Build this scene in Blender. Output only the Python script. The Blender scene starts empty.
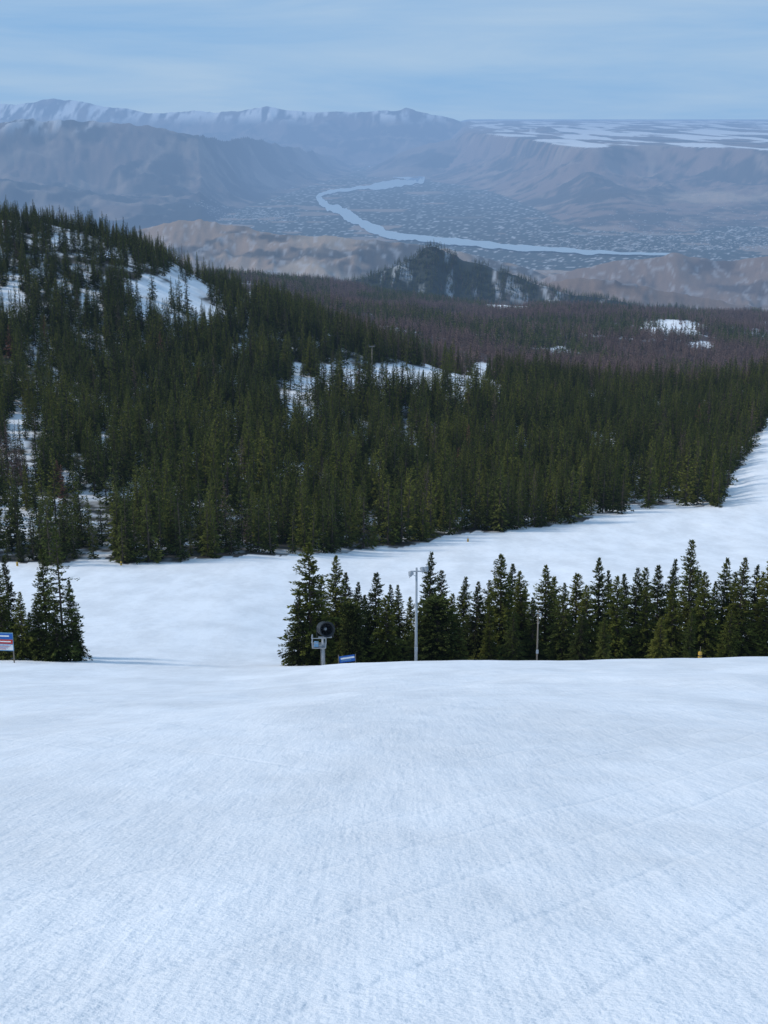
import bpy, math, random
import numpy as np
from mathutils import Vector, Matrix

random.seed(7); rng = np.random.default_rng(7)
scene = bpy.context.scene
F = 1400.0
PITCH = math.atan(394/F)
SP, CP = math.sin(PITCH), math.cos(PITCH)

def t_of(py):
    v = (512-np.asarray(py, float))/F
    return (-SP+v*CP)/(CP+v*SP)
def py_of(t):
    v = (t*CP+SP)/(CP-t*SP)
    return 512-v*F
def r_of(px, py):
    v = (512-np.asarray(py, float))/F
    return ((np.asarray(px, float)-384)/F)/(CP+v*SP)
def px_of(r, t):
    v = (t*CP+SP)/(CP-t*SP)
    return 384+r*(CP+v*SP)*F

# ------------------------------------------------------------------ noise
def _h(ix, iy, seed):
    with np.errstate(over='ignore'):
        n = (ix.astype(np.int64)*374761393 + iy.astype(np.int64)*668265263 + seed*1442695041) & 0xffffffff
        n = ((n ^ (n >> 13))*1274126177) & 0xffffffff
        n = (n ^ (n >> 16)) & 0xffffff
    return n/float(0xffffff)
def vnoise(x, y, seed=0):
    x = np.asarray(x, float); y = np.asarray(y, float)
    ix = np.floor(x); iy = np.floor(y)
    fx = x-ix; fy = y-iy
    fx = fx*fx*fx*(fx*(fx*6-15)+10); fy = fy*fy*fy*(fy*(fy*6-15)+10)
    a = _h(ix, iy, seed); b = _h(ix+1, iy, seed); c = _h(ix, iy+1, seed); d = _h(ix+1, iy+1, seed)
    return (a*(1-fx)+b*fx)*(1-fy)+(c*(1-fx)+d*fx)*fy
def fbm(x, y, o=4, seed=0):
    s = 0; a = .5; n = 0
    ca, sa = math.cos(.6), math.sin(.6)
    for i in range(o):
        s = s+a*vnoise(x, y, seed+i*17); n += a
        x, y = (x*ca-y*sa)*2.03+11.3, (x*sa+y*ca)*2.03+5.7
        a *= .5
    return s/n
def ridged(x, y, o=5, seed=0):
    s = 0; a = .5; n = 0
    ca, sa = math.cos(.5), math.sin(.5)
    for i in range(o):
        v = 1-np.abs(2*vnoise(x, y, seed+i*13)-1)
        s = s+a*v; n += a
        x, y = (x*ca-y*sa)*2.07+3.3, (x*sa+y*ca)*2.07+8.7
        a *= .58
    return s/n
def sstep(a, b, x):
    q = np.clip((x-a)/(b-a), 0, 1)
    return q*q*(3-2*q)

# ------------------------------------------------------------------ terrain
cols = np.array([-450,0,80,150,220,300,375,450,525,600,680,740,768,1220], float)
PL_H, PL_S = 2.2, .386
rows = {
 60: [698,700,700,700,698,692,685,683,683,683,683,683,683,683],
 100:[682,683,684,684,683,678,671,669,669,669,668,668,668,668],
 140:[664,664,667,669,670,667,663,661,661,660,658,657,656,657],
 160:[655,655,657,659,662,664,665,665,664,664,663,662,661,662],
 200:[620,622,624,626,630,640,645,645,643,643,641,639,638,632],
 250:[585,590,590,592,594,600,604,603,600,598,596,595,594,590],
 300:[552,558,558,560,560,564,568,568,568,566,566,565,564,560],
 350:[510,520,522,526,528,535,542,545,545,545,545,545,544,540],
 400:[470,482,486,492,496,505,515,520,522,522,522,520,518,510],
 450:[430,445,450,458,465,476,488,496,500,500,500,498,494,480],
 500:[395,410,418,428,438,450,462,470,476,478,478,475,470,450],
 600:[335,348,359,370,387,400,412,420,428,432,432,430,424,400],
 700:[278,288,303,319,344,362,378,392,402,408,410,408,404,380],
 800:[224,237,252,275,308,332,356,374,386,392,394,393,390,370],
 900:[207,220,232,253,290,320,352,374,388,395,397,396,394,375],
 1050:[222,230,242,266,298,325,356,380,392,398,400,400,398,380],
 1300:[270,280,290,300,318,335,355,372,380,384,386,388,388,375],
 1700:[300,300,305,310,315,322,335,348,356,360,364,366,366,360],
 2200:[300,295,296,298,300,305,318,329,335,339,342,346,348,345],
 2800:[290,285,285,285,286,290,303,314,320,322,325,330,332,330],
 3500:[280,275,274,273,273,279,294,304,309,311,313,316,318,318],
 4200:[290,285,283,282,282,290,308,316,318,318,320,322,324,324],
 6000:[332]*14,
 9000:[float(py_of(-1400/9000))]*14,
}
tabY = list(rows.keys())
tab = np.array([t_of(v) for v in rows.values()]); tabR = (cols-384)/(F*.99); tabL = np.log(np.array(tabY, float))

def pchip(xk, yk, xq):
    h = np.diff(xk)[:, None]; d = np.diff(yk, axis=0)/h
    m = np.zeros_like(yk)
    w1 = 2*h[1:]+h[:-1]; w2 = h[1:]+2*h[:-1]
    same = d[:-1]*d[1:] > 0
    with np.errstate(divide='ignore', invalid='ignore'):
        mm = (w1+w2)/(w1/d[:-1]+w2/d[1:])
    m[1:-1] = np.where(same, mm, 0); m[0] = d[0]; m[-1] = d[-1]
    i = np.clip(np.searchsorted(xk, xq)-1, 0, len(xk)-2)
    hh = h[i]; q = ((xq-xk[i])[:, None])/hh
    return ((2*q**3-3*q**2+1)*yk[i]+(q**3-2*q**2+q)*hh*m[i]+(-2*q**3+3*q**2)*yk[i+1]+(q**3-q**2)*hh*m[i+1])
NR, NL = 400, 900
gR = np.linspace(tabR[0], tabR[-1], NR); gL = np.linspace(tabL[0], tabL[-1], NL)
g1 = pchip(tabR, tab.T.copy(), gR).T
G = pchip(tabL, g1, gL)

FLOOR = -1400.0
def rr(px): return (np.asarray(px, float)-384)/(F*1.03)
RIDGES = [
 ([(0,5000)], [(150,330),(250,300),(330,284),(362,275),(385,265),(402,256),(416,248),(427,241),(435,239),(446,248),(462,258),(480,262),(510,270),(540,282),(580,293),(640,302),(768,314),(900,320)], 1300, 1500, .07, 420),
 ([(0,8000)], [(420,345),(480,302),(540,281),(580,275),(620,277),(680,284),(730,296),(768,302),(1000,310)], 2000, 1600, .35, 900),
 ([(0,10500)], [(520,290),(560,272),(620,259),(680,253),(740,257),(768,254),(1100,250)], 2500, 1700, .35, 1000),
 ([(0,11500)], [(-400,228),(0,230),(100,230),(150,222),(200,217),(240,222),(290,230),(340,235),(400,239),(450,247),(520,264),(575,283)], 3500, 2200, .32, 1100),
 ([(-400,22000),(200,26000),(300,36000),(370,46000)], [(-400,115),(-100,121),(0,118),(60,120),(130,122),(200,129),(250,133),(300,143),(330,155),(360,170),(385,185)], 7500, 5000, .42, 2500),
 ([(0,52000)], [(-400,100),(0,101),(30,103),(60,98),(90,102),(110,106),(150,110),(180,107),(205,106),(240,109),(270,105),(300,108),(350,110),(380,107),(405,105),(430,113),(460,121),(520,124),(600,128)], 9000, 9000, .3, 4000),
 ([(0,40000)], [(355,176),(375,166),(400,152),(430,141),(460,136),(500,131),(535,128),(545,125),(560,131),(600,134),(700,140)], 6500, 8000, .38, 2400),
]
def far_h(X, Y):
    r = X/np.maximum(Y, 1)
    out = np.full(X.shape, FLOOR)
    out = out+12*fbm(X/900, Y/900, 3, 5)-8
    kind = np.zeros(X.shape, int)
    for k, (yc, prof, wf, wb, na, wl) in enumerate(RIDGES):
        yc_ = np.interp(r, rr([a for a, b in yc]), [b for a, b in yc]) if len(yc) > 1 else np.full(X.shape, float(yc[0][1]))
        yc_ = yc_*(1+.05*(fbm(X/(wl*2.5), X*0+k*7.1, 3, 40+k)-.5)*2)
        pr = np.interp(r, rr([a for a, b in prof]), [b for a, b in prof])
        hm = np.maximum(t_of(pr)*yc_-FLOOR, 0)
        d = np.where(Y < yc_, (yc_-Y)/wf, (Y-yc_)/wb)
        d = d*(1+.5*(fbm(X/(wl*1.5), Y/(wl*3), 3, 60+k)-.5))
        f = np.clip(1-d, 0, 1)
        f = f**1.15
        rg = ridged(X/wl, Y/(wl*1.8), 6, 80+k*31)
        amp = na*(1.15-1.02*f**2)
        h = hm*f*(1-amp*(1-rg)*2.4)+hm*(.16 if k else .04)*(rg-.68)*sstep(0, .2, f)
        h = h*(hm > 1)
        z = FLOOR+h
        kind = np.where(z > out, k+1, kind)
        out = np.maximum(out, z)
    pm = sstep(rr(430), rr(600), r)
    crest = 25500+3000*(fbm(X/5000, X*0, 3, 9)-.5)*2+(1-pm)*14000
    ztop = np.where(Y < 60000, -560+(Y-25000)*.0125, -125)
    fr = np.clip(1-(crest-Y)/9000, 0, 1)
    rg = ridged(X/2200, Y/3600, 6, 333)
    h = (ztop-FLOOR)*fr**1.2*(1-.48*(1-rg)*2*(1-sstep(.85, 1, fr)))
    h = h+60*(fbm(X/2500, Y/3500, 5, 21)-.5)*fr
    z = FLOOR+h*sstep(rr(425), rr(470), r)
    kind = np.where(z > out+4, 20, kind)
    out = np.maximum(out, z)
    return out, kind

def near_t(X, Y):
    r = np.clip(X/np.maximum(Y, 60), gR[0], gR[-1]-1e-6)
    L = np.clip(np.log(np.maximum(Y, 60)), gL[0], gL[-1]-1e-6)
    a = (r-gR[0])/(gR[1]-gR[0]); b = (L-gL[0])/(gL[1]-gL[0])
    i = np.floor(a).astype(int); j = np.floor(b).astype(int)
    i = np.clip(i, 0, NR-2); j = np.clip(j, 0, NL-2)
    a -= i; b -= j
    return (G[j, i]*(1-a)+G[j, i+1]*a)*(1-b)+(G[j+1, i]*(1-a)+G[j+1, i+1]*a)*b

def height(X, Y):
    X = np.asarray(X, float); Y = np.asarray(Y, float)
    plane = -PL_H-PL_S*Y
    zt = near_t(X, Y)*np.maximum(Y, 60)
    z = np.where(Y < 60, plane+(zt-(-PL_H-PL_S*60))*sstep(12, 60, Y), zt)
    z = z+(.8*(fbm(X/20, Y/32, 3, 3)-.5)+.34*(fbm(X/5, Y/14, 3, 13)-.5))*sstep(6, 40, Y)*(1-.45*sstep(90, 135, Y))
    z = z+.08*(fbm(X/1.6, Y/2.6, 3, 4)-.5)*(1-sstep(40, 90, Y))
    z = z+.9*(fbm(X/30, Y/40, 3, 2)-.5)*sstep(170, 260, Y)
    far = sstep(330, 700, Y)
    z = z+far*14*(fbm(X/120, Y/120, 4, 8)-.5)
    z = z+sstep(1200, 2500, Y)*60*(fbm(X/420, Y/420, 5, 12)-.5)*(1-sstep(3500, 5500, Y))
    kind = np.zeros(X.shape, int)
    m = Y > 3000
    if m.any():
        zf, kf = far_h(X[m], Y[m])
        zz = z[m]
        w = Y[m] > 9000
        zz = np.where(w, -1e9, zz)
        kind[m] = np.where(zf > zz, np.where(kf == 0, 50, kf), 0)
        z[m] = np.maximum(zf, zz)
    return z, kind
def hgt(x, y):
    return float(height(np.array([float(x)]), np.array([float(y)]))[0][0])

bound_px = [-450,0,100,180,240,310,400,470,540,600,660,722,732,745,757,768,800,1200]
bound_py = [548,562,560,562,556,550,546,535,525,513,507,510,478,462,445,418,400,380]
PATCH = [
 (178,300,44,28),(150,286,24,14),(208,316,20,18),(12,300,15,20),(90,302,11,14),(62,288,9,7),
 (400,382,70,21),(345,380,38,22),(300,396,20,28),(455,388,40,15),(238,352,12,12),(18,432,7,20),(105,444,7,15),(75,478,6,10),
 (672,328,34,9),(508,306,22,6),(600,442,10,12),(560,350,10,4),(250,300,9,8),(700,345,14,4),(35,275,9,6),(480,372,14,10),
 (60,240,7,4),(110,255,7,4),(285,430,7,10),(330,340,8,7),(375,470,6,9),(520,440,7,8)]
def clearing(px, py, wob):
    m = np.zeros(px.shape)
    for (cx, cy, rx, ry) in PATCH:
        d = ((px-cx)/rx)**2+((py-cy)/ry)**2+wob
        m = np.maximum(m, 1-sstep(.7, 1.2, d))
    return m
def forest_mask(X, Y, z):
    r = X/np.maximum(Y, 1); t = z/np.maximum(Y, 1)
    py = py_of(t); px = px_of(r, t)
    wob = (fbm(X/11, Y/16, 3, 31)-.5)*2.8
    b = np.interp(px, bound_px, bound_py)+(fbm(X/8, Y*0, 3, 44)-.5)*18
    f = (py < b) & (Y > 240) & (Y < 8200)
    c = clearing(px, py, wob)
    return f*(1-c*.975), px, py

S_N, L_N = 720, 1500
sA = np.linspace(-.48, .48, S_N)
lA = np.exp(np.linspace(math.log(28), math.log(130000), L_N))
SS, LL = np.meshgrid(sA, lA)
X = (SS*LL).ravel(); Yv = (LL-40).ravel()
Z, K = height(X, Yv)
def build_sheet(name, X, Y, Z, nx, ny):
    me = bpy.data.meshes.new(name)
    me.vertices.add(nx*ny)
    me.vertices.foreach_set("co", np.stack([X, Y, Z], 1).astype(np.float32).ravel())
    a = (np.arange(ny-1)[:, None]*nx+np.arange(nx-1)[None, :]).ravel()
    q = np.stack([a, a+1, a+nx+1, a+nx], 1).astype(np.int32)
    me.loops.add(q.size); me.polygons.add(len(q))
    me.loops.foreach_set("vertex_index", q.ravel())
    me.polygons.foreach_set("loop_start", np.arange(0, q.size, 4, dtype=np.int32))
    me.update(calc_edges=True)
    me.polygons.foreach_set("use_smooth", np.ones(len(q), bool))
    ob = bpy.data.objects.new(name, me); scene.collection.objects.link(ob)
    return ob
terrain = build_sheet("mountain_terrain", X, Yv, Z, S_N, L_N)

# ---- albedo map (per vertex)
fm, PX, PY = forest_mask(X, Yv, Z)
def C(*c): return np.array(c)[None, :]
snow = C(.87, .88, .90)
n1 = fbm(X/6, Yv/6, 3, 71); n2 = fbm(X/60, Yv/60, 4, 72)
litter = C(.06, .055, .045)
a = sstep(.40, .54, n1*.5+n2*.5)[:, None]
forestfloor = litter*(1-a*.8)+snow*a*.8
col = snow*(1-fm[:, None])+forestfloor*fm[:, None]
up = sstep(1000, 1500, Yv)[:, None]
n3 = fbm(X/140, Yv/140, 5, 73)
upc = C(.095, .066, .058)*(1-sstep(.64, .70, n3)[:, None])+C(.5, .5, .52)*sstep(.64, .70, n3)[:, None]
cl = clearing(PX, PY, 0)[:, None]
upc = upc*(1-cl)+snow*cl
col = col*(1-up)+upc*up
def setk(mask, c): col[mask] = c[mask]
n4 = fbm(X/260, Yv/260, 5, 91); n5 = fbm(X/1500, Yv/1500, 5, 92); n6 = ridged(X/900, Yv/1500, 5, 93)
def mix(a, b, f): return a*(1-f[:, None])+b*f[:, None]
fs = fbm(X/45, Yv/90, 5, 97)
c1 = mix(C(.028, .036, .026)+0*col, C(.11, .09, .075), sstep(.54, .66, fs)*sstep(rr(435), rr(500), X/np.maximum(Yv, 1))); c1 = mix(c1, C(.7, .72, .75), sstep(.66, .70, fs)*.5)
setk(K == 1, c1)
br = mix(C(.28, .19, .125)+0*col, C(.07, .056, .04), sstep(.48, .60, n4*.7+n5*.3)); br = mix(br, C(.37, .28, .20), sstep(.58, .75, n5))
brp = mix(br, C(.13, .088, .078), np.full(len(X), .5))
snp = mix(br, C(.5, .5, .53), sstep(.58, .72, fs)*.35)
c23 = mix(brp, C(.45, .45, .48), sstep(.60, .72, fs)*.35)
setk((K == 2) | (K == 3), c23); setk(K == 4, snp)
slope_y = np.abs(np.gradient(Z.reshape(L_N, S_N), axis=0)/np.gradient((LL-40), axis=0)).ravel()
slope_x = np.abs(np.gradient(Z.reshape(L_N, S_N), axis=1)/np.gradient(SS*LL, axis=1)).ravel()
mt = mix(C(.14, .105, .085)+0*col, C(.022, .026, .026), sstep(.42, .56, fbm(X/600, Yv/1300, 5, 192))); mt = mix(mt, C(.26, .20, .15), sstep(.70, .88, n6)*.7)
fine = fbm(X/200, Yv/600, 5, 98)
hs = sstep(-330, -60, Z)*sstep(.50, .60, fine)*sstep(rr(150), rr(60), X/np.maximum(Yv, 1)); mt5 = mix(mt, C(.8, .82, .85), hs*.5)
setk(K == 5, mt5)
mt6 = mix(mt, C(.95, .95, .95), sstep(-300, 200, Z)*sstep(.44, .58, fbm(X/260, Yv/1300, 5, 99))*.95); setk(K == 6, mt6)
setk(K == 7, mix(mt, C(.22, .17, .14), sstep(.45, .7, n5)*.6))
fld = fbm(X/500, Yv/2600, 5, 156)
flat = (1-sstep(.05, .10, slope_y+slope_x))
pl = mix(C(.20, .135, .105)+0*col, C(.055, .047, .04), sstep(.45, .58, n5*.5+n4*.5)); pl = mix(pl, C(.30, .225, .17), sstep(.7, .88, n6)*.7)
orch = np.exp(-(((PX-715)/50)**2+((PY-198)/7)**2)); pl = mix(pl, C(.42, .31, .22), np.clip(orch*2-.4+(n4-.5)*2, 0, 1)*.7*(orch > .1))
rgt = (Z > -700) & (Yv > 23000)
sf = flat*rgt*np.clip(sstep(.43, .55, fld)*.85, 0, 1)
pl = mix(pl, C(.95, .95, .95), sf)
setk(K == 20, pl)
k7 = (K == 7) & (Z > -420); setk(k7, mix(col.copy(), C(.98, .98, .98), (1-sstep(.12, .26, slope_y+slope_x))*sstep(rr(425), rr(440), X/np.maximum(Yv, 1))*sstep(rr(570), rr(540), X/np.maximum(Yv, 1))))
city = sstep(500, 640, PX)*sstep(205, 230, PY); sp = fbm(X/90, Yv/300, 4, 8)
nf = fbm(X/700, Yv/3500, 4, 291); nf2 = fbm(X/2500, Yv/6000, 4, 292)
fl = mix(C(.20, .15, .115)+0*col, C(.11, .095, .075), sstep(.40, .60, nf)); fl = mix(fl, C(.28, .265, .255), sstep(.50, .66, sp)*city*.4)
fl = mix(fl, C(.27, .20, .15), sstep(.48, .68, nf2)*.7)
setk((K == 50), fl)
mm = (K == 0) & (Yv > 4500); setk(mm, br)
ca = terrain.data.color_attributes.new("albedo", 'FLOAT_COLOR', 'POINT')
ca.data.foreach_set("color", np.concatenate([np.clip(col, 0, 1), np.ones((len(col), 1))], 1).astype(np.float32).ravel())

# ------------------------------------------------------------------ materials
HAZE_EMIT = (.23, .385, .66, 1)
def painted_haze_group():  # haze painted into materials as blue emission, growing with distance from origin; no volume
    g = bpy.data.node_groups.new("painted_haze", 'ShaderNodeTree')
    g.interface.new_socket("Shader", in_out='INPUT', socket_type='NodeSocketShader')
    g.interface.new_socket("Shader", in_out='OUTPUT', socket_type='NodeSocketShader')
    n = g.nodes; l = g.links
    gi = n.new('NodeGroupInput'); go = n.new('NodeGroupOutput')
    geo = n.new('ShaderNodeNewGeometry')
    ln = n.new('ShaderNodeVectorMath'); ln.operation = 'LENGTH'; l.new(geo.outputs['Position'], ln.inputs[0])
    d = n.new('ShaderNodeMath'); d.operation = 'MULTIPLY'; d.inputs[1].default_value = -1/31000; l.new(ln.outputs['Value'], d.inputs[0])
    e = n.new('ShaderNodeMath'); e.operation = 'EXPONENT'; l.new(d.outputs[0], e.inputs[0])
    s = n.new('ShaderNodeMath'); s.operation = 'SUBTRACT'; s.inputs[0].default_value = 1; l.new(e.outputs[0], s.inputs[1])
    em = n.new('ShaderNodeEmission'); em.inputs[0].default_value = HAZE_EMIT; em.inputs[1].default_value = 1
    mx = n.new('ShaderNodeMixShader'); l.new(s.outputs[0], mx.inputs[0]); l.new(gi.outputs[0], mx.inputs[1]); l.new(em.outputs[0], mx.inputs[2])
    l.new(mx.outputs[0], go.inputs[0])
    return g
HG = painted_haze_group()
def new_mat(name):
    m = bpy.data.materials.new(name); m.use_nodes = True
    nt = m.node_tree; p = nt.nodes['Principled BSDF']; o = nt.nodes['Material Output']
    p.inputs['Specular IOR Level'].default_value = .2
    return m, nt, p, o
def paint_haze(nt, p, o):  # lays the painted haze glow over the surface shader
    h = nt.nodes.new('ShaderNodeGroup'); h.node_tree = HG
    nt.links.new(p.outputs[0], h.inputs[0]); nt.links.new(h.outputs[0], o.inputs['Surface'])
def N(nt, t, **kw):
    n = nt.nodes.new(t)
    for k, v in kw.items(): setattr(n, k, v)
    return n

m, nt, p, o = new_mat("snow_and_ground"); L = nt.links
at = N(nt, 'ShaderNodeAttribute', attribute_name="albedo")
geo = N(nt, 'ShaderNodeNewGeometry')
def mapped(vscale, rot):
    mp = N(nt, 'ShaderNodeMapping'); L.new(geo.outputs['Position'], mp.inputs[0])
    if vscale: mp.inputs['Scale'].default_value = vscale
    mp.inputs['Rotation'].default_value = (0, 0, rot)
    return mp.outputs[0]
def noise(scale, detail=3, rough=.6, vec=None, vscale=None, rot=0):
    n = N(nt, 'ShaderNodeTexNoise'); n.inputs['Scale'].default_value = scale; n.inputs['Detail'].default_value = detail; n.inputs['Roughness'].default_value = rough
    L.new(mapped(vscale, rot), n.inputs['Vector']); return n.outputs['Fac']
def wave(scale, dist, dscale, rot):
    n = N(nt, 'ShaderNodeTexWave'); n.inputs['Scale'].default_value = scale; n.inputs['Distortion'].default_value = dist; n.inputs['Detail Scale'].default_value = dscale; n.inputs['Detail'].default_value = 2
    L.new(mapped((1, 1, 0), rot), n.inputs['Vector']); return n.outputs['Fac']
def math_(op, a, b=None, c=None):
    n = N(nt, 'ShaderNodeMath', operation=op)
    for i, v in enumerate((a, b, c)):
        if v is None: continue
        if isinstance(v, (int, float)): n.inputs[i].default_value = v
        else: L.new(v, n.inputs[i])
    return n.outputs[0]
def mrange(v, a, b, c=0, d=1):
    n = N(nt, 'ShaderNodeMapRange'); n.interpolation_type = 'SMOOTHSTEP'
    for i, q in enumerate((a, b, c, d)): n.inputs[i+1].default_value = q
    L.new(v, n.inputs[0]); return n.outputs[0]
g1_ = noise(13, 4, .65); g3_ = noise(.9, 5, .56, vscale=(1, .6, 1), rot=math.radians(-20))
g4_ = noise(1, 3, .6, vscale=(4.2, .3, 1), rot=math.radians(-38))
g5_ = noise(.12, 4, .55, vscale=(1.6, .5, 1), rot=math.radians(10))
g6_ = noise(1, 3, .6, vscale=(6, .35, 1), rot=math.radians(18))
msk = noise(.11, 4, .65)
tr1 = math_('POWER', wave(.21, 9, .10, math.radians(-33)), 40)
tr2 = math_('POWER', wave(.26, 11, .08, math.radians(31)), 40)
tr1 = math_('MULTIPLY', tr1, mrange(msk, .50, .62)); tr2 = math_('MULTIPLY', tr2, mrange(msk, .50, .40))
cord = math_('MULTIPLY', wave(4.2, .6, .6, math.radians(68)), mrange(noise(.33, 2, .5), .60, .68))
hsum = math_('ADD', math_('MULTIPLY', g1_, .030), math_('MULTIPLY', g3_, .10))
hsum = math_('ADD', hsum, math_('MULTIPLY', g4_, .030)); hsum = math_('ADD', hsum, math_('MULTIPLY', g6_, .014))
hsum = math_('SUBTRACT', hsum, math_('MULTIPLY', tr1, .012)); hsum = math_('SUBTRACT', hsum, math_('MULTIPLY', tr2, .012))
hsum = math_('ADD', hsum, math_('MULTIPLY', cord, .008))
bp = N(nt, 'ShaderNodeBump'); bp.inputs['Strength'].default_value = .75; bp.inputs['Distance'].default_value = 1
L.new(hsum, bp.inputs['Height'])
ln = N(nt, 'ShaderNodeVectorMath', operation='LENGTH'); L.new(geo.outputs['Position'], ln.inputs[0])
L.new(mrange(ln.outputs['Value'], 60, 420, .9, .12), bp.inputs['Strength'])
L.new(bp.outputs[0], p.inputs['Normal'])
vv = math_('ADD', math_('MULTIPLY', g3_, .30), math_('MULTIPLY', g5_, .70))
vv = mrange(vv, .32, .68, .87, 1.05)
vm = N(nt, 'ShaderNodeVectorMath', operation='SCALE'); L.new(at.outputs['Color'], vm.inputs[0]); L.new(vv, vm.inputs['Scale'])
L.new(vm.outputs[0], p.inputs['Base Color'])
p.inputs['Roughness'].default_value = .75
paint_haze(nt, p, o)
terrain.data.materials.append(m)

def foliage_mat(name, stops, tip, k=.9):
    m, nt, p, o = new_mat(name); L = nt.links
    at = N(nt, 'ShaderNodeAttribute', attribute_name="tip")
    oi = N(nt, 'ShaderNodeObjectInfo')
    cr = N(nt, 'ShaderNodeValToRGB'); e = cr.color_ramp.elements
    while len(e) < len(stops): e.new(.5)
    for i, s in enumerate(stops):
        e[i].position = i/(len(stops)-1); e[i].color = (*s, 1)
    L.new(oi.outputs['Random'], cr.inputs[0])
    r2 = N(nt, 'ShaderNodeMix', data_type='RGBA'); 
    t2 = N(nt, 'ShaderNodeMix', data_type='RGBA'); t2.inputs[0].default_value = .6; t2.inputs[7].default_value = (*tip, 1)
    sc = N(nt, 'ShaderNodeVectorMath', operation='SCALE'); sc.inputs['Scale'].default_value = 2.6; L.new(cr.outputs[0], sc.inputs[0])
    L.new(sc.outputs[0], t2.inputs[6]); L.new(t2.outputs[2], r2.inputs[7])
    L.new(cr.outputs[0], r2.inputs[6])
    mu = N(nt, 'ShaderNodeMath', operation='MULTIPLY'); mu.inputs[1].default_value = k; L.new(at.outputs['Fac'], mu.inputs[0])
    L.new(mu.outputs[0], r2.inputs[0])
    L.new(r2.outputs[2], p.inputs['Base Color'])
    p.inputs['Roughness'].default_value = .9
    p.inputs['Specular IOR Level'].default_value = .05
    paint_haze(nt, p, o); return m
def flat_mat(name, c, rough=.6, metal=0, var=.15):
    m, nt, p, o = new_mat(name); L = nt.links
    n = N(nt, 'ShaderNodeTexNoise'); n.inputs['Scale'].default_value = 6; n.inputs['Detail'].default_value = 5
    tc = N(nt, 'ShaderNodeTexCoord'); L.new(tc.outputs['Object'], n.inputs['Vector'])
    mx = N(nt, 'ShaderNodeMix', data_type='RGBA'); mx.inputs[6].default_value = (*[q*(1-var) for q in c], 1); mx.inputs[7].default_value = (*[min(1, q*(1+var)) for q in c], 1)
    L.new(n.outputs['Fac'], mx.inputs[0]); L.new(mx.outputs[2], p.inputs['Base Color'])
    p.inputs['Roughness'].default_value = rough; p.inputs['Metallic'].default_value = metal
    paint_haze(nt, p, o); return m
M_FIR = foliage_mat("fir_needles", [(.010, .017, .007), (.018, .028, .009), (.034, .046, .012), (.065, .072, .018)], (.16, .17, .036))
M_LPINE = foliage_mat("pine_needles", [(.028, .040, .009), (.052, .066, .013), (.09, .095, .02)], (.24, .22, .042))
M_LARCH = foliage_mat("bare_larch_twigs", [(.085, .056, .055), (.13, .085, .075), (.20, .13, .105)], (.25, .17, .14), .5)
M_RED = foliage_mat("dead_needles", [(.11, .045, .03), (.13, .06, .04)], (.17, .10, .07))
M_BARK = flat_mat("bark", (.075, .06, .05), .9)

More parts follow.
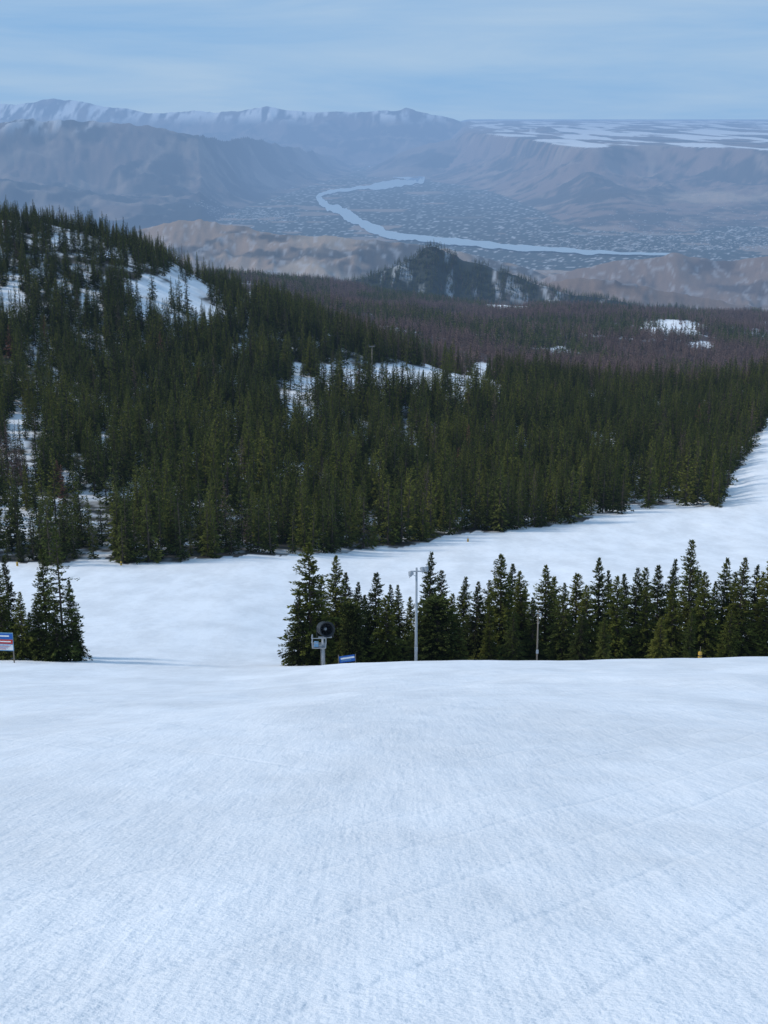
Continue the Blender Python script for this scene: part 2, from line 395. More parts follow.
# ------------------------------------------------------------------ trees
def make_tree(name, seed, H, R, nbr, ntuft, ts, mat, bare=.05, power=.85, irr=.25, gap=0.0, trunk_r=.16, tw=.45, round_=False):
    rg = np.random.default_rng(seed)
    V = []; Fc = []; tip = []; mi = []
    seg = 5; levels = 4
    lean = rg.normal(0, .012, 2)*H
    for k in range(levels+1):
        f = k/levels; rad = trunk_r*(1-f)+.012
        for s in range(seg):
            an = 2*math.pi*s/seg
            V.append((lean[0]*f*f+rad*math.cos(an), lean[1]*f*f+rad*math.sin(an), -.6+f*(H*.985+.6))); tip.append(0)
    for k in range(levels):
        for s in range(seg):
            a_, b_ = k*seg+s, k*seg+(s+1) % seg
            Fc.append((a_, b_, b_+seg, a_+seg)); mi.append(0)
    lob = rg.uniform(0, 6.28, 4)
    for b in range(nbr):
        f = bare+(1-bare)*((b+rg.uniform(0, 1))/nbr)
        f = min(f, .985)
        if gap and f < .8 and vnoise(np.array([f*14.]), np.array([seed*1.7]), 3)[0] < gap: continue
        an = rg.uniform(0, 2*math.pi)
        ff = (f-bare)/(1-bare)
        if round_: prof = math.sqrt(max(0, 1-(2*(ff*.92+.08)-1)**2))**.8
        else: prof = (1-ff)**power*min(1, .62+ff*3.5)
        lobe = 1+irr*.7*math.sin(2*an+lob[0]+ff*5)+irr*.5*math.sin(3*an+lob[1]+ff*9)
        Lb = R*prof*lobe*rg.uniform(1-irr*1.3, 1+irr*.6)+.06
        up = -.35+ff*1.1 if not round_ else .1+ff*.9
        z0 = f*H
        dx, dy = math.cos(an), math.sin(an)
        br = rg.uniform(0, 1)
        if Lb > .5 and ntuft > 5:
            i0 = len(V); w = .03
            e = Lb*.85; ez = z0+up*e*.55
            cx, cy = lean[0]*f*f, lean[1]*f*f
            V += [(cx-dy*w, cy+dx*w, z0), (cx+dy*w, cy-dx*w, z0), (cx+dx*e, cy+dy*e, ez), (cx, cy, z0+.06)]
            tip += [0]*4; Fc += [(i0, i0+1, i0+2), (i0+1, i0+3, i0+2)]; mi += [0, 0]
        nt_ = max(2, int(ntuft*(.3+.7*Lb/R)))
        sz = 1.0-.62*ff if not round_ else .9
        for q in range(nt_):
            u = (rg.uniform(.12, 1))**.75
            e = u*Lb
            sag = up*e*.55+(-.18*e*u if ff < .6 else .05*e)
            sw = rg.normal(0, .15)*Lb*(1.05-u*.85)
            cx = lean[0]*f*f+dx*e-dy*sw; cy = lean[1]*f*f+dy*e+dx*sw; cz = z0+sag+rg.normal(0, ts*.18)
            s_ = ts*rg.uniform(.6, 1.35)*sz
            da = an+rg.normal(0, .55); dz = rg.normal(.02+.35*up, .28)
            d = (math.cos(da), math.sin(da), dz)
            tilt = rg.normal(0, .5)
            sd = (-math.sin(da)*math.cos(tilt), math.cos(da)*math.cos(tilt), math.sin(tilt))
            i0 = len(V); w = s_*tw
            V += [(cx-d[0]*s_*.4, cy-d[1]*s_*.4, cz-d[2]*s_*.4), (cx+sd[0]*w, cy+sd[1]*w, cz+sd[2]*w-.12*s_),
                  (cx+d[0]*s_*.9, cy+d[1]*s_*.9, cz+d[2]*s_*.9), (cx-sd[0]*w, cy-sd[1]*w, cz-sd[2]*w-.12*s_)]
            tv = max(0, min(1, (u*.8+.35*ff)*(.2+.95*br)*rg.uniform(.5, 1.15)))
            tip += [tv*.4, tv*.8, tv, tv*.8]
            Fc.append((i0, i0+1, i0+2, i0+3)); mi.append(1)
    me = bpy.data.meshes.new(name); me.from_pydata(V, [], Fc)
    me.materials.append(M_BARK); me.materials.append(mat)
    me.polygons.foreach_set("material_index", mi)
    a = me.attributes.new("tip", 'FLOAT', 'POINT'); a.data.foreach_set("value", tip)
    me.update(); return me

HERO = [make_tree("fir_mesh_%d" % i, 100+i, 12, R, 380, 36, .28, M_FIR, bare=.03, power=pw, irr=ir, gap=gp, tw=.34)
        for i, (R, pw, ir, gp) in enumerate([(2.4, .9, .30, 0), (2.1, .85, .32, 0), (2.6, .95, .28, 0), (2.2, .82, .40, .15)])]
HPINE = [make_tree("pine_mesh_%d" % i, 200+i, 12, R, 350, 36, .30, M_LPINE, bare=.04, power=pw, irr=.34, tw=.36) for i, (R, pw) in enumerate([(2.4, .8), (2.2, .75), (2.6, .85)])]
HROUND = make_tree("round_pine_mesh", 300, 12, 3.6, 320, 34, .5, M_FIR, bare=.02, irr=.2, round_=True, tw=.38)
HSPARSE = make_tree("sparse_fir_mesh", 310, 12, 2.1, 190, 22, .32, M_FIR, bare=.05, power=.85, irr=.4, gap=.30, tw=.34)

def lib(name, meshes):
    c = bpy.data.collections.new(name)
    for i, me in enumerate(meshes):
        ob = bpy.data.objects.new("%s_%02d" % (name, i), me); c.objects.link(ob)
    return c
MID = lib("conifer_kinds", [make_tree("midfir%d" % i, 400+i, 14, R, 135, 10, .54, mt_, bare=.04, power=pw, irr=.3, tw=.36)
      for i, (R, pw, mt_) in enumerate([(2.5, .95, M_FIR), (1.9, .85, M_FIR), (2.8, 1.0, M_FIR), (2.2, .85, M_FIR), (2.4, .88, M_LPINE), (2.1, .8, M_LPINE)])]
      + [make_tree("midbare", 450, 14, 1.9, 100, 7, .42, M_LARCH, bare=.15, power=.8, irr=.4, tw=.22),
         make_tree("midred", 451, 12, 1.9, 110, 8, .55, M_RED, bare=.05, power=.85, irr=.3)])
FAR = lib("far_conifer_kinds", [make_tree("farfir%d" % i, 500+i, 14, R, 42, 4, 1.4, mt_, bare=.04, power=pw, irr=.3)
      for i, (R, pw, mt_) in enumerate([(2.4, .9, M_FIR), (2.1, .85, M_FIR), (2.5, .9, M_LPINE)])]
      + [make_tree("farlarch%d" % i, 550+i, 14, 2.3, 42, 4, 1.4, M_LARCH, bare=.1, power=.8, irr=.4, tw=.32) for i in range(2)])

def instancer(name, pos, scl, rot, idx, coll):
    me = bpy.data.meshes.new(name); n = len(pos)
    me.vertices.add(n); me.vertices.foreach_set("co", pos.astype(np.float32).ravel())
    a = me.attributes.new("t_scale", 'FLOAT_VECTOR', 'POINT'); a.data.foreach_set("vector", scl.astype(np.float32).ravel())
    a = me.attributes.new("t_rot", 'FLOAT_VECTOR', 'POINT'); a.data.foreach_set("vector", rot.astype(np.float32).ravel())
    a = me.attributes.new("t_idx", 'INT', 'POINT'); a.data.foreach_set("value", idx.astype(np.int32))
    me.update()
    ob = bpy.data.objects.new(name, me); scene.collection.objects.link(ob)
    g = bpy.data.node_groups.new(name+"_nodes", 'GeometryNodeTree')
    g.interface.new_socket("Geometry", in_out='INPUT', socket_type='NodeSocketGeometry')
    g.interface.new_socket("Geometry", in_out='OUTPUT', socket_type='NodeSocketGeometry')
    gi = g.nodes.new('NodeGroupInput'); go = g.nodes.new('NodeGroupOutput')
    ip = g.nodes.new('GeometryNodeInstanceOnPoints'); ci = g.nodes.new('GeometryNodeCollectionInfo')
    ci.inputs['Collection'].default_value = coll; ci.inputs['Separate Children'].default_value = True; ci.inputs['Reset Children'].default_value = True
    def na(nm, dt):
        q = g.nodes.new('GeometryNodeInputNamedAttribute'); q.data_type = dt; q.inputs['Name'].default_value = nm
        return [s for s in q.outputs if s.enabled and s.name == 'Attribute'][0]
    g.links.new(gi.outputs[0], ip.inputs['Points']); g.links.new(ci.outputs[0], ip.inputs['Instance'])
    ip.inputs['Pick Instance'].default_value = True
    g.links.new(na("t_idx", 'INT'), ip.inputs['Instance Index'])
    g.links.new(na("t_rot", 'FLOAT_VECTOR'), ip.inputs['Rotation'])
    g.links.new(na("t_scale", 'FLOAT_VECTOR'), ip.inputs['Scale'])
    g.links.new(ip.outputs[0], go.inputs[0])
    md = ob.modifiers.new("scatter", 'NODES'); md.node_group = g
    return ob

def scatter(y0, y1, area_per, half=.36, thin=None):
    n = int((y1*y1-y0*y0)*half/area_per)
    y = np.sqrt(rng.uniform(y0*y0, y1*y1, n)); x = rng.uniform(-half, half, n)*y
    z, k = height(x, y)
    f, px, py = forest_mask(x, y, z)
    keep = rng.uniform(0, 1, n) < f
    return x[keep], y[keep], z[keep], k[keep], px[keep], py[keep]

x, y, z, k, px, py = scatter(250, 1080, 15.0, .34)
den = fbm(x/20, y/24, 3, 61)
upl = np.clip((330-py)/90, 0, 1)*np.clip((300-px)/120, 0, 1)
leftish = np.clip((420-px)/250, 0, 1)
keep = rng.uniform(0, 1, len(x)) < (.40-.10*leftish+1.1*sstep(.37, .53, den))*(1-.38*upl)
x, y, z, px, py, upl = [q[keep] for q in (x, y, z, px, py, upl)]
n = len(x)
tall = rng.uniform(0, 1, n)
hs_ = np.where(tall < .18, rng.uniform(.4, .7, n), np.where(tall > .88, rng.uniform(1.25, 1.55, n), rng.normal(1.02, .14, n)))*(.8+.4*fbm(x/50, y/50, 2, 62))
hs_ *= 1-.2*upl
ws = hs_**.85*rng.uniform(.85, 1.22, n)
lp = fbm(x/45, y/45, 3, 63)
idx = rng.integers(0, 4, n)
u_ = rng.uniform(0, 1, n)
idx = np.where(u_ < np.clip((lp-.38)*2.4, .12, .75), rng.integers(4, 6, n), idx)
pb = .02+.75*sstep(740, 940, y)*sstep(280, 400, px)
idx = np.where(rng.uniform(0, 1, n) < pb, 6, idx)
idx = np.where(rng.uniform(0, 1, n) < .005, 7, idx)
idx = np.where((((px-62)/12)**2+((py-500)/10)**2 < 1) & (rng.uniform(0, 1, n) < .8), 7, idx)
idx = np.where((((px-12)/22)**2+((py-480)/22)**2 < 1) & (rng.uniform(0, 1, n) < .6), 6, idx)
instancer("conifer_forest", np.stack([x, y, z-.2], 1), np.stack([ws, ws, hs_], 1),
          np.stack([rng.normal(0, .02, n), rng.normal(0, .02, n), rng.uniform(0, 6.28, n)], 1), idx, MID)
print("main forest", n)
x, y, z, k, px, py = scatter(1080, 6200, 68.0, .30)
keep = ((k == 0) & (y < 4800)) | ((k == 1) & (fbm(x/130, y/160, 4, 66) < .72-.20*sstep(445, 520, px)))
g = fbm(x/260, y/300, 4, 65)
keep &= (rng.uniform(0, 1, len(x)) < .45+1.2*sstep(.36, .5, g)) | (k == 1)
x, y, z, k, px, py, g = [q[keep] for q in (x, y, z, k, px, py, g)]
n = len(x)
sc = rng.normal(1.08, .2, n).clip(.6, 1.7)*(1+.1*sstep(2500, 5000, y))
pf = np.clip(.14+(fbm(x/110, y/220, 4, 265)-.5)*4.5, .03, .9); pf = np.where(k == 1, .95, pf); pf = np.where(px < 330, np.maximum(pf, .5), pf)
idx = np.where(rng.uniform(0, 1, n) < pf, rng.integers(0, 3, n), rng.integers(3, 5, n))
instancer("distant_larch_forest", np.stack([x, y, z-.3], 1), np.stack([sc*1.15, sc*1.15, sc], 1),
          np.stack([np.zeros(n), np.zeros(n), rng.uniform(0, 6.28, n)], 1), idx, FAR)
print("far forest", n)

# individual nearby trees
def place(me, nm, px_, top, Yd, wmul=1.0):
    r = float(r_of(px_, 640)); X_ = r*Yd; zb = hgt(X_, Yd)
    zt = float(t_of(top))*Yd
    H = max(2.5, zt-zb); s = H/12
    w = s**.7*wmul
    ob = bpy.data.objects.new(nm, me); scene.collection.objects.link(ob)
    ob.location = (X_, Yd, zb-.1); ob.scale = (w, w, s*1.01); ob.rotation_euler = (0, 0, random.uniform(0, 6.28))
    return ob
clump = [(298,590,150,.9),(311,546,152,1.05),(322,580,158,1),(336,553,156,.95),(348,596,150,.8),(357,583,160,.9),(375,568,156,1.05),(386,598,152,.9),(400,586,161,.95),
 (392,578,172,.9),(412,592,170,.9),(428,554,158,1.0),(440,566,176,1),(452,590,160,.9),(462,570,166,.95),(475,578,156,.95),(486,574,170,.9),(500,555,156,1.1),(511,566,166,1),(521,566,158,.9),
 (533,590,154,.9),(545,560,160,1.05),(555,570,172,1),(562,578,154,.95),(575,568,162,.95),(586,584,155,.9),(597,560,160,1.0),(608,572,170,1),(616,578,154,.95),(633,560,158,1.0),
 (624,570,172,.9),(645,580,154,.9),(656,564,162,.95),(668,560,170,1),(672,584,153,.9),(687,541,157,1.15),(697,568,170,1),(703,566,153,.9),(720,552,158,1.0),(731,566,168,.9),(737,556,155,.9),
 (750,560,160,1.0),(758,572,170,1),(766,552,156,1.05),(785,560,160,1),(803,550,157,1.05),(822,562,163,1),(345,575,172,1),(366,592,176,1),(642,570,178,1),(712,575,178,1),(522,578,180,1),(490,600,152,.8),(580,600,151,.8),
 (418,610,149,.8),(458,612,149,.8),(512,606,149,.8),(604,608,149,.8),(660,610,149,.8),(728,604,149,.8),(690,612,148,.7)]
for i, (a_, b_, c_, w_) in enumerate(clump):
    b_ += random.uniform(-3, 9)
    if i % 3 == 1 or i % 7 == 3: place(HPINE[i % 3], "pine_tree", a_, b_, c_, w_*random.uniform(1.1, 1.45))
    else: place(HERO[(i*5+i//4) % 4], "fir_tree", a_, b_, c_, w_*random.uniform(1.1, 1.45))
place(HROUND, "round_pine_tree", 437, 602, 149, .95)
place(HROUND, "round_pine_tree", 352, 606, 148, .6)
for (a_, b_, c_, w_, me) in [(63,527,150,1.0,HSPARSE),(73,580,152,.9,HERO[0]),(47,548,158,1.0,HERO[3]),(12,556,156,.9,HERO[1]),(2,566,150,1,HERO[3]),(22,592,149,.9,HPINE[1]),(40,600,150,1.3,HERO[2]),
      (-8,560,158,1,HERO[0]),(-20,575,152,1,HERO[1]),(30,612,156,1,HERO[0]),(-35,560,155,1,HERO[2]),(77,612,158,.8,HERO[3]),(56,600,149,1,HERO[1])]:
    place(me, "fir_tree", a_, b_, c_, w_*1.05)

# ------------------------------------------------------------------ river
def floor_pt(px_, py_, z):
    t = t_of(py_); Y_ = z/t; return (r_of(px_, py_)*Y_, Y_)
rcl = np.array([(356,153,3),(366,160,6),(378,167,9),(396,172,11),(412,175,12),(421,178,9),(404,182,8),(385,185,6),(362,188,4),(340,190,4),(325,193,3),(318,197,4),(323,203,6),(335,209,8),(349,216,9),(362,223,8),(378,230,7),(395,235,7),(420,238,6),(450,241,5),(490,245,5),(530,248,5),(580,251,5),(620,253,3),(670,254,2)], float)
ZR = FLOOR+16
tt = np.arange(len(rcl)); tq = np.linspace(0, len(rcl)-1, 500)
q = pchip(tt.astype(float), rcl, tq)
dd = np.gradient(q[:, :2], axis=0); dd /= np.linalg.norm(dd, axis=1)[:, None]
wa = q[:, 2]*.5*(.2+1.6*fbm(tq*2.7, tq*0, 4, 4)); wb_ = q[:, 2]*.5*(.2+1.6*fbm(tq*2.3, tq*0+9, 4, 5))
ax, ay = floor_pt(q[:, 0]-dd[:, 1]*wa, q[:, 1]+dd[:, 0]*wa, ZR); bx, by = floor_pt(q[:, 0]+dd[:, 1]*wb_, q[:, 1]-dd[:, 0]*wb_, ZR)
rv = []
for i in range(len(q)): rv += [(ax[i], ay[i], ZR), (bx[i], by[i], ZR)]
me = bpy.data.meshes.new("river"); me.from_pydata(rv, [], [(2*i, 2*i+1, 2*i+3, 2*i+2) for i in range(len(q)-1)])
ob = bpy.data.objects.new("river", me); scene.collection.objects.link(ob)
m, nt, p, o = new_mat("river_water"); p.inputs['Base Color'].default_value = (.34, .40, .43, 1); p.inputs['Roughness'].default_value = .3; p.inputs['Specular IOR Level'].default_value = .7
n_ = N(nt, 'ShaderNodeTexNoise'); n_.inputs['Scale'].default_value = .01; b_ = N(nt, 'ShaderNodeBump'); b_.inputs['Strength'].default_value = .1
nt.links.new(n_.outputs['Fac'], b_.inputs['Height']); nt.links.new(b_.outputs[0], p.inputs['Normal'])
paint_haze(nt, p, o); me.materials.append(m)

# ------------------------------------------------------------------ town
nb = 6000
a_ = np.where(rng.uniform(0, 1, nb) < .93, rng.uniform(430, 900, nb), rng.uniform(190, 300, nb))
b_ = np.where(a_ > 350, rng.uniform(202, 250, nb), rng.uniform(210, 221, nb))
keep = (a_ < 350) | (rng.uniform(0, 1, nb) < ((b_-200)/50)**1.5*sstep(500, 650, a_)*.8)
a_, b_ = a_[keep], b_[keep]
x_, y_ = floor_pt(a_, b_, FLOOR); z_, _ = height(x_, y_)
keep = z_ < FLOOR+200; x_, y_, z_ = x_[keep], y_[keep], z_[keep]
V = []; Fc = []
for X_, Y_, z0 in zip(x_, y_, z_):
    w, d, h = random.uniform(5, 13), random.uniform(8, 20), random.uniform(3, 8); z0 -= 1; i0 = len(V)
    for zz in (z0, z0+h):
        V += [(X_-w, Y_-d, zz), (X_+w, Y_-d, zz), (X_+w, Y_+d, zz), (X_-w, Y_+d, zz)]
    Fc += [(i0, i0+1, i0+5, i0+4), (i0+1, i0+2, i0+6, i0+5), (i0+2, i0+3, i0+7, i0+6), (i0+3, i0, i0+4, i0+7), (i0+4, i0+5, i0+6, i0+7)]
me = bpy.data.meshes.new("distant_town"); me.from_pydata(V, [], Fc); me.materials.append(flat_mat("town_walls", (.40, .38, .36), .7))
ob = bpy.data.objects.new("distant_town", me); scene.collection.objects.link(ob)

# ------------------------------------------------------------------ ski-area equipment
M_STEEL = flat_mat("galvanised_steel", (.32, .33, .34), .45, .6)
M_WOOD = flat_mat("weathered_pole", (.20, .17, .14), .8)
M_GREY = flat_mat("grey_paint", (.32, .35, .38), .5)
M_DARK = flat_mat("dark_metal", (.03, .035, .04), .5)
M_BLUE = flat_mat("blue_panel", (.03, .13, .42), .5)
M_LBLUE = flat_mat("light_blue_panel", (.16, .33, .50), .5)
M_RED2 = flat_mat("red_panel", (.5, .05, .04), .5)
M_WHITE = flat_mat("white_panel", (.8, .8, .8), .5)
M_ORANGE = flat_mat("orange_pad", (.5, .32, .06), .6)
M_GLASS = flat_mat("lamp_glass", (.6, .65, .68), .15)
def empty(nm, loc, rot=0):
    e = bpy.data.objects.new(nm, None); scene.collection.objects.link(e); e.location = loc; e.rotation_euler = (0, 0, rot); return e
def part(par, nm, V, Fc, mat, loc=(0, 0, 0), rot=(0, 0, 0), smooth=False):
    me = bpy.data.meshes.new(nm); me.from_pydata(V, [], Fc); me.materials.append(mat)
    if smooth: me.polygons.foreach_set("use_smooth", [True]*len(Fc))
    ob = bpy.data.objects.new(nm, me); scene.collection.objects.link(ob); ob.parent = par; ob.location = loc; ob.rotation_euler = rot
    return ob
def box(par, nm, s, loc, mat, rot=(0, 0, 0), bev=.01):
    x, y, z = [q/2 for q in s]
    V = [(i*x, j*y, k*z) for k in (-1, 1) for i, j in ((-1, -1), (1, -1), (1, 1), (-1, 1))]
    ob = part(par, nm, V, [(0, 3, 2, 1), (4, 5, 6, 7), (0, 1, 5, 4), (1, 2, 6, 5), (2, 3, 7, 6), (3, 0, 4, 7)], mat, loc, rot)
    b = ob.modifiers.new("b", 'BEVEL'); b.width = min(bev, min(s)*.3); b.segments = 2
    return ob
def tube(par, nm, prof, loc, mat, rot=(0, 0, 0), seg=20, cap=True):
    V = []; Fc = []
    for r_, z_ in prof:
        for s in range(seg):
            V.append((r_*math.cos(2*math.pi*s/seg), r_*math.sin(2*math.pi*s/seg), z_))
    for k in range(len(prof)-1):
        for s in range(seg):
            Fc.append((k*seg+s, k*seg+(s+1) % seg, (k+1)*seg+(s+1) % seg, (k+1)*seg+s))
    if cap: Fc += [tuple(range(seg))[::-1], tuple((len(prof)-1)*seg+s for s in range(seg))]
    return part(par, nm, V, Fc, mat, loc, rot, True)
def ground_at(px_, Yd):
    X_ = float(r_of(px_, 655))*Yd; return X_, Yd, hgt(X_, Yd)
x_, y_, z_ = ground_at(416, 144)
e = empty("floodlight_pole", (x_, y_, z_-.3)); HH = 11.2
tube(e, "pole", [(.17, 0), (.14, 5), (.11, HH)], (0, 0, 0), M_GREY)
box(e, "crossarm", (1.7, .12, .12), (.2, -.14, HH-.35), M_GREY)
box(e, "brace_1", (.9, .05, .05), (-.35, -.1, HH-.75), M_GREY, (0, math.radians(35), 0))
for i, (dx, dz, sc_) in enumerate([(-.65, -.35, 1), (.65, .15, 1), (1.05, .2, .9)]):
    f = empty("fixture_%d" % i, (dx, -.15, HH-.35+dz)); f.parent = e; f.rotation_euler = (math.radians(-50), 0, math.radians(20*(i-1)))
    tube(f, "housing", [(.1, -.25), (.2, -.15), (.29, .2), (.31, .22)], (0, 0, 0), M_GREY)
    tube(f, "lens", [(.26, .222), (.26, .235)], (0, 0, 0), M_GLASS)
    box(f, "bracket", (.06, .06, .5), (0, 0, -.2), M_STEEL)
box(e, "junction_box", (.35, .2, .5), (0, -.24, 1.9), M_GREY)
x_, y_, z_ = ground_at(537, 143)
e = empty("trail_light_pole", (x_, y_, z_-.3))
tube(e, "pole", [(.09, 0), (.07, 6.2)], (0, 0, 0), M_WOOD)
box(e, "crossarm", (.6, .08, .08), (0, -.08, 5.9), M_GREY)
tube(e, "lamp_head", [(.06, -.18), (.15, .1), (.16, .12)], (.22, -.2, 5.8), M_GREY, (math.radians(120), 0, 0))
box(e, "junction_box", (.25, .18, .4), (0, -.17, 1.5), M_GREY)

# snow gun on a tower
x_, y_, z_ = ground_at(323, 141)
e = empty("snow_gun", (x_, y_, z_-.3)); e.scale = (1.12, 1.12, 1.12)
tube(e, "tower", [(.15, 0), (.13, 3.1)], (0, 0, 0), M_GREY)
box(e, "platform", (1.3, 1.0, .08), (-.35, 0, 2.2), M_STEEL)
for i, (dx, dy) in enumerate([(-1.0, -.5), (.3, -.5), (-1.0, .5), (.3, .5)]):
    box(e, "rail_post_%d" % i, (.07, .07, 1.0), (dx, dy*.96, 2.74), M_GREY)
for i, zz in enumerate((2.75, 3.22)):
    box(e, "rail_front_%d" % i, (1.3, .06, .06), (-.35, -.53, zz), M_GREY)
    box(e, "rail_side_%d" % i, (.06, 1.0, .06), (-1.05, 0, zz), M_GREY)
box(e, "control_box", (.42, .3, .5), (-.62, -.22, 2.52), M_LBLUE)
for i in range(8): box(e, "ladder_rung_%d" % i, (.36, .03, .03), (-.0, -.24, .35+i*.24), M_STEEL)
for s in (-1, 1): box(e, "ladder_side_%d" % s, (.03, .03, 2.1), (s*.19, -.24, 1.15), M_STEEL)
box(e, "yoke_base", (1.3, .18, .12), (.22, 0, 3.16), M_GREY)
for s in (-1, 1): box(e, "yoke_arm_%d" % s, (.07, .16, 1.0), (.22+s*.78, 0, 3.65), M_DARK)
hd = empty("fan_head", (.22, 0, 4.0)); hd.parent = e; hd.rotation_euler = (math.radians(75), 0, math.radians(18))
tube(hd, "barrel", [(.52, -.85), (.66, -.7), (.68, .55), (.74, .62), (.74, .75), (.62, .75), (.60, .5), (.58, -.6), (.48, -.8)], (0, 0, 0), M_DARK, cap=False, seg=32)
tube(hd, "nozzle_ring", [(.70, .76), (.76, .78), (.76, .86), (.70, .86), (.70, .78), (.70, .76)], (0, 0, 0), M_DARK, cap=False, seg=32)
tube(hd, "motor_bulkhead", [(.57, -.5), (.57, -.46)], (0, 0, 0), M_DARK, seg=32)
tube(hd, "hub", [(.05, .3), (.16, .22), (.18, -.4), (.1, -.44)], (0, 0, 0), M_GREY)
for i in range(9):
    a_ = i*2*math.pi/9
    part(hd, "blade_%d" % i, [(.16*math.cos(a_), .16*math.sin(a_), .1), (.57*math.cos(a_-.12), .57*math.sin(a_-.12), .14), (.57*math.cos(a_+.22), .57*math.sin(a_+.22), -.04), (.16*math.cos(a_+.35), .16*math.sin(a_+.35), -.03)], [(0, 1, 2, 3)], M_DARK)
x_, y_, z_ = ground_at(347, 141)
e = empty("trail_banner_sign", (x_, y_, z_), math.radians(8))
box(e, "panel", (1.7, .06, .75), (0, 0, .55), M_BLUE, (0, math.radians(-6), 0))
box(e, "panel_stripe", (1.5, .02, .2), (0.05, -.045, .66), M_WHITE, (0, math.radians(-6), 0))
box(e, "panel_text_bar", (1.1, .02, .1), (-.1, -.045, .40), M_LBLUE, (0, math.radians(-6), 0))
for s in (-1, 1): box(e, "post_%d" % s, (.08, .08, 1.3), (s*.92, .02, .4), M_WOOD)
x_, y_, z_ = ground_at(5, 143)
e = empty("trail_information_sign", (x_, y_, z_-.2), math.radians(-5))
for s in (-1, 1): box(e, "post_%d" % s, (.12, .12, 3.7), (s*.95, .10, 1.85), M_WOOD)
box(e, "board_back", (2.1, .06, 2.1), (0, 0, 2.65), M_LBLUE)
box(e, "board_header", (2.0, .03, .62), (0, -.05, 3.30), M_BLUE)
box(e, "header_text", (1.3, .02, .16), (0, -.078, 3.34), M_WHITE)
box(e, "board_red", (2.0, .03, .5), (0, -.05, 2.68), M_RED2)
box(e, "red_text", (1.6, .02, .13), (0, -.078, 2.70), M_WHITE)
box(e, "board_map", (2.0, .03, .62), (0, -.05, 2.02), M_WHITE)
for i in range(4): box(e, "map_line_%d" % i, (1.6-.2*i, .02, .05), (-.1*i, -.078, 2.22-.13*i), M_RED2 if i % 2 else M_BLUE)
for (a_, Yd) in [(24, 289), (126, 291), (466, 354), (700, 147)]:
    x_, y_, z_ = ground_at(a_, Yd)
    e = empty("safety_marker", (x_, y_, z_))
    tube(e, "pad", [(.20, 0), (.23, .08), (.23, .8), (.18, .88)], (0, 0, 0), M_ORANGE, seg=14)
    tube(e, "post", [(.03, 0), (.03, 1.5)], (0, 0, 0), M_WOOD, seg=8)
    tube(e, "band", [(.24, .4), (.24, .52)], (0, 0, 0), M_DARK, seg=14)
def lift_tower(px_, Yd, HH):
    X_ = float(r_of(px_, 350))*Yd; zb = hgt(X_, Yd)
    e = empty("chairlift_tower", (X_, Yd, zb-.5), math.radians(15))
    tube(e, "mast", [(.34, 0), (.2, HH)], (0, 0, 0), M_WOOD)
    box(e, "crossarm", (3.2, .3, .3), (0, 0, HH), M_WOOD)
    for s in (-1, 1):
        box(e, "sheave_beam_%d" % s, (.22, 3.0, .25), (s*1.5, 0, HH+.28), M_DARK)
        for j in range(5): tube(e, "sheave_%d_%d" % (s, j), [(.22, -.06), (.22, .06)], (s*1.5, -1.3+j*.65, HH+.62), M_DARK, (0, math.pi/2, 0), seg=12)
    box(e, "work_platform", (3, .5, .08), (0, .5, HH-.4), M_STEEL)
lift_tower(372, 740, 15)

# ------------------------------------------------------------------ light, world, camera
SUN_EL, SUN_AZ = math.radians(40), math.radians(-92)
sd = Vector((math.sin(SUN_AZ)*math.cos(SUN_EL), math.cos(SUN_AZ)*math.cos(SUN_EL), math.sin(SUN_EL)))
sl = bpy.data.lights.new("sun", 'SUN'); sl.energy = 2.3; sl.angle = math.radians(10); sl.color = (1, .94, .86)
so = bpy.data.objects.new("sun", sl); scene.collection.objects.link(so); so.rotation_euler = sd.to_track_quat('Z', 'Y').to_euler()

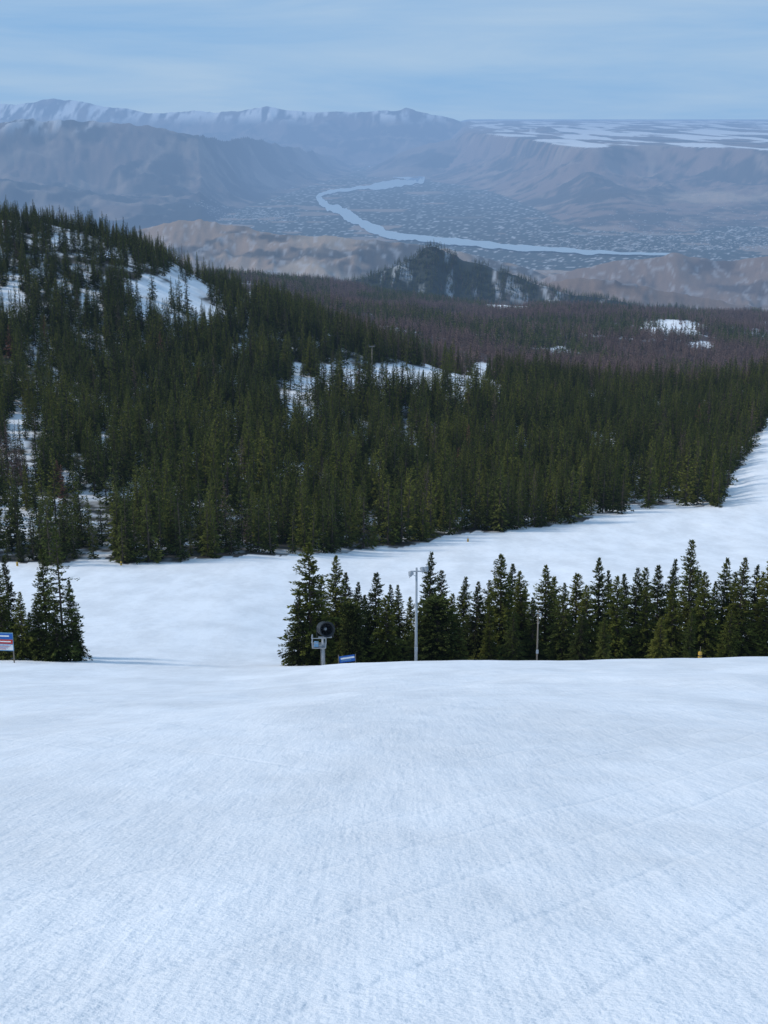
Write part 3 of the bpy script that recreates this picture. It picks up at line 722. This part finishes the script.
w = bpy.data.worlds.new("World"); scene.world = w; w.use_nodes = True
nt = w.node_tree; L = nt.links; nt.nodes.clear()
out = N(nt, 'ShaderNodeOutputWorld'); sky = N(nt, 'ShaderNodeTexSky', sky_type='NISHITA')
sky.sun_disc = False; sky.sun_elevation = SUN_EL; sky.sun_rotation = SUN_AZ; sky.altitude = 1800; sky.ozone_density = 1.5
b1 = N(nt, 'ShaderNodeBackground'); b1.inputs[1].default_value = .09; L.new(sky.outputs[0], b1.inputs[0])
tc = N(nt, 'ShaderNodeTexCoord')
mp = N(nt, 'ShaderNodeMapping'); mp.inputs['Scale'].default_value = (2.0, 2.0, 16); mp.inputs['Rotation'].default_value = (0, math.radians(3), 0); L.new(tc.outputs['Generated'], mp.inputs[0])
nz = N(nt, 'ShaderNodeTexNoise'); nz.inputs['Scale'].default_value = 2.0; nz.inputs['Detail'].default_value = 7; nz.inputs['Roughness'].default_value = .55; nz.inputs['Distortion'].default_value = .4; L.new(mp.outputs[0], nz.inputs['Vector'])
cr_ = N(nt, 'ShaderNodeValToRGB'); cr_.color_ramp.elements[0].position = .34; cr_.color_ramp.elements[1].position = .70
cr_.color_ramp.elements[0].color = (.245, .46, .765, 1); cr_.color_ramp.elements[1].color = (.40, .57, .785, 1)
L.new(nz.outputs['Fac'], cr_.inputs[0])
b2 = N(nt, 'ShaderNodeBackground'); b2.inputs[1].default_value = 1; L.new(cr_.outputs[0], b2.inputs[0])
mx = N(nt, 'ShaderNodeMixShader'); mx.inputs[0].default_value = .9
L.new(b1.outputs[0], mx.inputs[1]); L.new(b2.outputs[0], mx.inputs[2]); L.new(mx.outputs[0], out.inputs[0])

cam = bpy.data.cameras.new("camera"); co = bpy.data.objects.new("camera", cam); scene.collection.objects.link(co)
cam.sensor_fit = 'VERTICAL'; cam.sensor_height = 36; cam.lens = F/1024*36; cam.clip_start = .5; cam.clip_end = 300000
co.location = (0, 0, 0); co.rotation_euler = (math.pi/2-PITCH, 0, 0)
scene.camera = co
scene.view_settings.view_transform = 'Standard'; scene.view_settings.look = 'None'; scene.view_settings.exposure = 0
